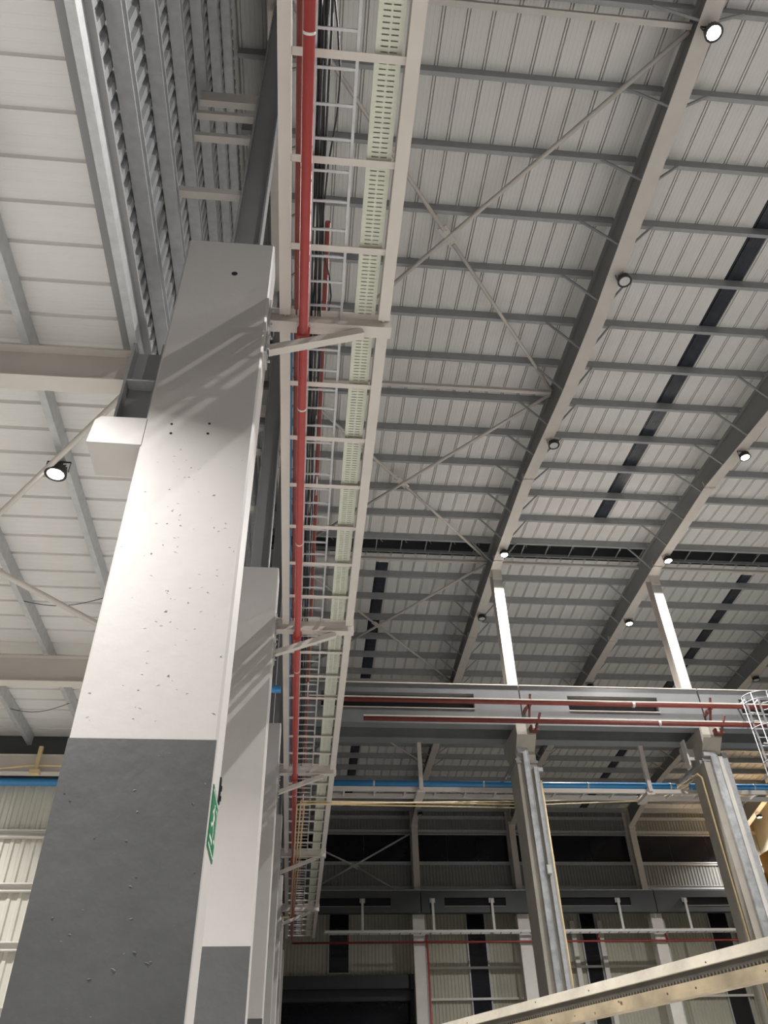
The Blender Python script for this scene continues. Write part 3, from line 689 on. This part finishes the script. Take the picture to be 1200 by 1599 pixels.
# ------------------------------------------------------------------ far wall: columns, girders, windows, shutter, trays
CXF = [7.31, 13.75, 21.9, 29.9]
ON = ['left', 'second', 'third', 'rightmost']
for k, X in enumerate(CXF):
    p = thing('wall_column', 'beige steel wall column under the far end of a rafter, %s of four' % ON[k], 'column', (X, 52.1, 12.72))
    obj('front_flange', MB().box(X-.2, X+.2, 51.75, 51.77, 11.5, 17.0), 'beige', p)
    obj('web', MB().box(X-.01, X+.01, 51.77, 52.5, 11.5, zpb(52)-.05), 'beige', p)
    obj('rear_flange', MB().box(X-.2, X+.2, 52.5, 52.52, 11.5, zpb(52)-.05), 'beige', p)
    obj('haunch_plate', MB().box(X-.22, X+.22, 51.7, 51.75, 16.75, 17.2), 'beige', p)
    c = thing('base_column', 'white concrete column below the far crane girder, %s of four' % ON[k], 'column', (X, 51.2, FL))
    Xc = X + (-.13 if k == 0 else -.2 if k == 1 else 0)
    obj('shaft', rbox(Xc-.36, Xc+.36, 51.05, 51.7, FL, 11.48), 'whitecol', c)
    obj('side_channel', MB().box(Xc+.37, Xc+.5, 51.2, 51.32, 5, 11.2), 'galv', c)
FB = [(-1.4, 7.3), (7.35, 13.85), (13.9, 21.85), (21.9, 30.5)]
FR = [(.6, 5.5), (8.75, 12.5), (15.5, 20.3), (23.8, 28)]
for k, (a, b) in enumerate(FB):
    t = thing('far_girder', 'charcoal crane girder on the far wall, %s of four lengths' % ON[k], 'girder', ((a+b)/2, 50.8, 11.48))
    ra, rb = FR[k]
    obj('beam', MB().box(a, ra, 50.6, 51.0, 11.48, 12.7).box(rb, b, 50.6, 51, 11.48, 12.7).box(ra, rb, 50.6, 51, 11.48, 11.82).box(ra, rb, 50.6, 51, 12.3, 12.7), 'girderdark', t)
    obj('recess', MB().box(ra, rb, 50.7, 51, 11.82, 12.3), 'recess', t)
    obj('ledge', MB().box(ra, rb, 50.59, 50.7, 11.82, 11.845), 'concrete', t)
    obj('crane_rail', MB().box(a, b, 50.65, 50.95, 12.7, 12.76), 'galv', t)
    obj('rear_slab', MB().box(a, b, 51.0, 52.6, 12.66, 12.72), 'girderdark', t)
HY = [3.8, 8.0, 11.6, 19.45, 23.7]
t = thing('wall_tray', 'white cable tray running along the far wall below the girder', 'cable tray', (13, 50.3, 10.35))
obj('tray_side', MB().box(1.6, 27, 50.33, 50.37, 10.36, 10.5), 'rail', t)
obj('tray_side', MB().box(1.6, 27, 50.78, 50.82, 10.36, 10.5), 'galv', t)
rm = MB().box(-.02, .02, 50.37, 50.78, 10.36, 10.4).mesh('rung', M['galv'])
x = 1.8
while x < 27: inst('rung', rm, t, (x, 0, 0)); x += .6
for i, X in enumerate(HY):
    h = thing('tray_hanger', 'pale hanger rod from the far girder to the white tray, %s from the left' % NTH[i], 'hanger', (X, 50.45, 10.4), 'hangers on the far girder')
    obj('rod', MB().box(X-.07, X+.07, 50.42, 50.5, 10.4, 12.2), 'rail', h)
    obj('cleat', MB().box(X-.16, X+.16, 50.5, 50.6, 12.0, 12.25), 'galv', h)
t = thing('wall_fire_pipe', 'red pipe along the far wall under the white tray', 'pipe', (13, 50.9, 9.9))
obj('pipe_run', MB().tube([(-.3, 50.9, 9.97), (27, 50.9, 9.97)], .055, 10), 'red', t)
mb = MB()
for x in (3, 7.6, 14.0, 18, 22.2): mb.box(x-.04, x+.04, 50.88, 51.06, 9.9, 10.36)
obj('pipe_hanger', mb, 'red', t)
one('riser_pipe', MB().tube([(7.62, 50.95, 9.95), (7.62, 50.95, FL)], .055, 10), 'red', 'red riser pipe beside the left white column on the far wall', 'pipe', (7.62, 50.95, FL))
# windows
def window(nm, x0, x1, z0, z1, bars):
    f = tag(obj(nm, MB().box(x0-.08, x0, YC-.12, YC-.02, z0, z1).box(x1, x1+.08, YC-.12, YC-.02, z0, z1).box(x0-.08, x1+.08, YC-.12, YC-.02, z0-.07, z0).box(x0-.08, x1+.08, YC-.12, YC-.02, z1, z1+.07), 'galv', None, ((x0+x1)/2, YC-.07, z0)), kind='structure')
    k = (x1-x0)/bars
    for i in range(bars): obj('pane', MB().box(x0+i*k+(.015 if i else 0), x0+(i+1)*k-.015, YC-.08, YC-.05, z0, z1), 'window', f)
    return f
window('window_1', -2.0, 7.1, 14.95, 16.62, 3); window('window_2', 7.5, 13.55, 14.95, 16.62, 3); window('window_3', 13.95, 21.7, 14.95, 16.62, 3); window('window_4', 22.1, 29.7, 14.95, 16.62, 3)
window('window_5', 1.96, 3.13, 8.75, 12.2, 1); window('window_6', 10.4, 11.49, 2.5, 12.2, 1); window('window_7', 17.6, 18.5, 2.5, 12.2, 1); window('window_8', 26.0, 27.2, 2.5, 12.2, 1)
for X, lab in ((16.98, 'pale upright rail left of the third tall dark window'), (18.72, 'pale upright rail right of the third tall dark window'), (27.7, 'pale upright rail right of the rightmost tall dark window')):
    one('wind_post', MB().box(X-.14, X+.14, YC-.35, YC-.14, FL, 11.4), 'rail', lab, 'rail', (X, YC-.25, FL))
# roller shutter
d = tag(obj('door_1', MB().box(-1.3, -.75, 51.9, 52.9, FL, 8.5).box(6.62, 6.95, 51.9, 52.9, FL, 8.5).box(-1.3, 7.0, 52.4, 52.9, 7.9, 8.56), 'door', None, (3, 52.3, FL)), kind='structure')
obj('hood', MB().box(-1.0, 6.5, 51.5, 52.2, 7.75, 8.42), 'door', d)
obj('hood_motor', rbox(6.5, 7.28, 51.45, 52.0, 7.7, 8.45, .12), 'door', d)
mb = MB()
z = FL
while z < 7.7:
    mb.box(-.75, 6.62, 52.52, 52.56, z, z+.09); mb.box(-.75, 6.62, 52.54, 52.57, z+.09, z+.1); z += .1
obj('shutter_slats', mb, 'window', d)['kind'] = 'stuff'
obj('guide', MB().box(-.8, -.7, 52.2, 52.5, FL, 7.7), 'door', d); obj('guide', MB().box(6.6, 6.7, 52.2, 52.5, FL, 7.7), 'door', d)
obj('lintel', MB().box(-1.0, 6.65, 51.9, 52.4, 7.2, 7.75), 'door', d)
# cross brace on the far wall
t = thing('wall_brace', 'grey tubular cross brace on the far wall left of the first wall column', 'brace', (3.2, 52.0, 12.8))
A, B = (7.1, 52.0, 16.5), (.6, 52.0, 13.0)
obj('brace_tube', rod(A, B, .06), 'galv', t)
P, Q, Cc = Vector((.3, 52.0, 15.9)), Vector((6.4, 52.0, 12.85)), Vector((3.43, 52.0, 14.5)); dd = (Q-P).normalized()
obj('brace_tube', rod(P, Cc-dd*.2, .055), 'galv', t); obj('brace_tube', rod(Cc+dd*.2, Q, .055), 'galv', t)
obj('node_plate', MB().bar(Cc-dd*.3, Cc+dd*.3, .02, .25), 'galv', t)
for x, lab in ((9.7, 'small pale ledge light on the far girder in the second bay'), (18.0, 'small pale ledge light on the far girder in the third bay'), (2.2, 'small pale ledge light on the far girder in the left bay'), (25.5, 'small pale ledge light on the far girder in the right bay')):
    one('ledge_tray', MB().box(x, x+2.0, 51.3, 51.55, 12.72, 12.9), 'rail', lab.replace('light', 'box'), 'box', (x+1, 51.4, 12.72))
# yellow overhead crane end
t = thing('overhead_crane', 'yellow overhead crane end at the right edge on the far girder', 'crane', (29.6, 49, 12.76))
obj('bridge_girder', MB().box(29.2, 30.4, 27, 50.1, 12.95, 14.6), 'yellow', t)
obj('end_carriage', MB().box(28.9, 30.5, 50.1, 50.5, 12.85, 13.6), 'yellow', t)
mb = MB()
for x in (29.1, 30.2): mb.tube([(x, 50.75, 12.95), (x, 50.9, 12.95)], .19, 14).box(x-.1, x+.1, 50.5, 50.75, 12.85, 13.1)
obj('wheel', mb, 'housing', t)

# ------------------------------------------------------------------ timber beam in front, lower right, on two trestles
d = (Vector((2.818, 5.013, 0)) - Vector((1.419, 8.464, 0))).normalized(); sd = Vector((-d.y, d.x, 0))   # sd points away from the camera
if sd.y < 0: sd = -sd
A, B = Vector((1.419, 8.464, 0)) - d*1.4, Vector((2.818, 5.013, 0)) + d*1.2
def plank(mb, z0, z1, w0, w1):
    vs = [p + sd*w + Vector((0, 0, z)) for p in (A, B) for w, z in ((w0, z0), (w1, z0), (w1, z1), (w0, z1))]
    return mb.add(vs, [(0, 1, 5, 4), (1, 2, 6, 5), (2, 3, 7, 6), (3, 0, 4, 7), (3, 2, 1, 0), (4, 5, 6, 7)])
t = thing('timber_beam', 'pale timber formwork beam with dark web, crossing the lower right corner', 'beam', ((A+B)/2 + Vector((0, 0, .79))))
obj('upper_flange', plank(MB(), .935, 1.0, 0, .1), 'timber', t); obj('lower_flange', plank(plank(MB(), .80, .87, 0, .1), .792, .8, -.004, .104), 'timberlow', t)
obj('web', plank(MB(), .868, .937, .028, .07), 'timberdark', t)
mb = MB(); L = (B-A).length; q = 0
while q < L:
    p = A + d*q; mb.bar(p + sd*.024 + Vector((0, 0, .872)), p + sd*.024 + Vector((0, 0, .892)), .012, .01); q += .03
o = obj('finger_joint', mb, 'joint', t)
rk = random.Random(9)
for q in range(11):
    p = A + d*(1.2 + q*.42 + rk.uniform(-.12, .12)) + Vector((0, 0, .835 + rk.uniform(-.018, .018))); ra = rk.uniform(.005, .009)
    obj('knot', MB().tube([p - sd*.0015, p + sd*.004], ra, 8), 'knot', t)
for q in range(4):
    p = A + d*(1.6 + q*1.0 + rk.uniform(-.2, .2)) + Vector((0, 0, .965 + rk.uniform(-.015, .015)))
    obj('knot', MB().tube([p - sd*.0015, p + sd*.004], .006, 8), 'knot', t); o['kind'] = 'stuff'
for q, lab in ((.35, 'timber trestle below the picture carrying the left end of the timber beam'), (L-.35, 'timber trestle outside the picture carrying the right end of the timber beam')):
    p = A + d*q
    t = thing('trestle', lab, 'trestle', (p.x, p.y, FL), 'trestles under the timber beam')
    c = p + sd*.05
    obj('top_rail', MB().bar(c - sd*.4 + Vector((0, 0, .752)), c + sd*.4 + Vector((0, 0, .752)), .08, .08), 'timber', t)
    for a in (-1, 1):
        for b in (-1, 1):
            obj('leg', MB().bar(c + sd*(.34*a) + d*(.02*b) + Vector((0, 0, .72)), c + sd*(.42*a) + d*(.3*b) + Vector((0, 0, FL)), .06, .06), 'timber', t)
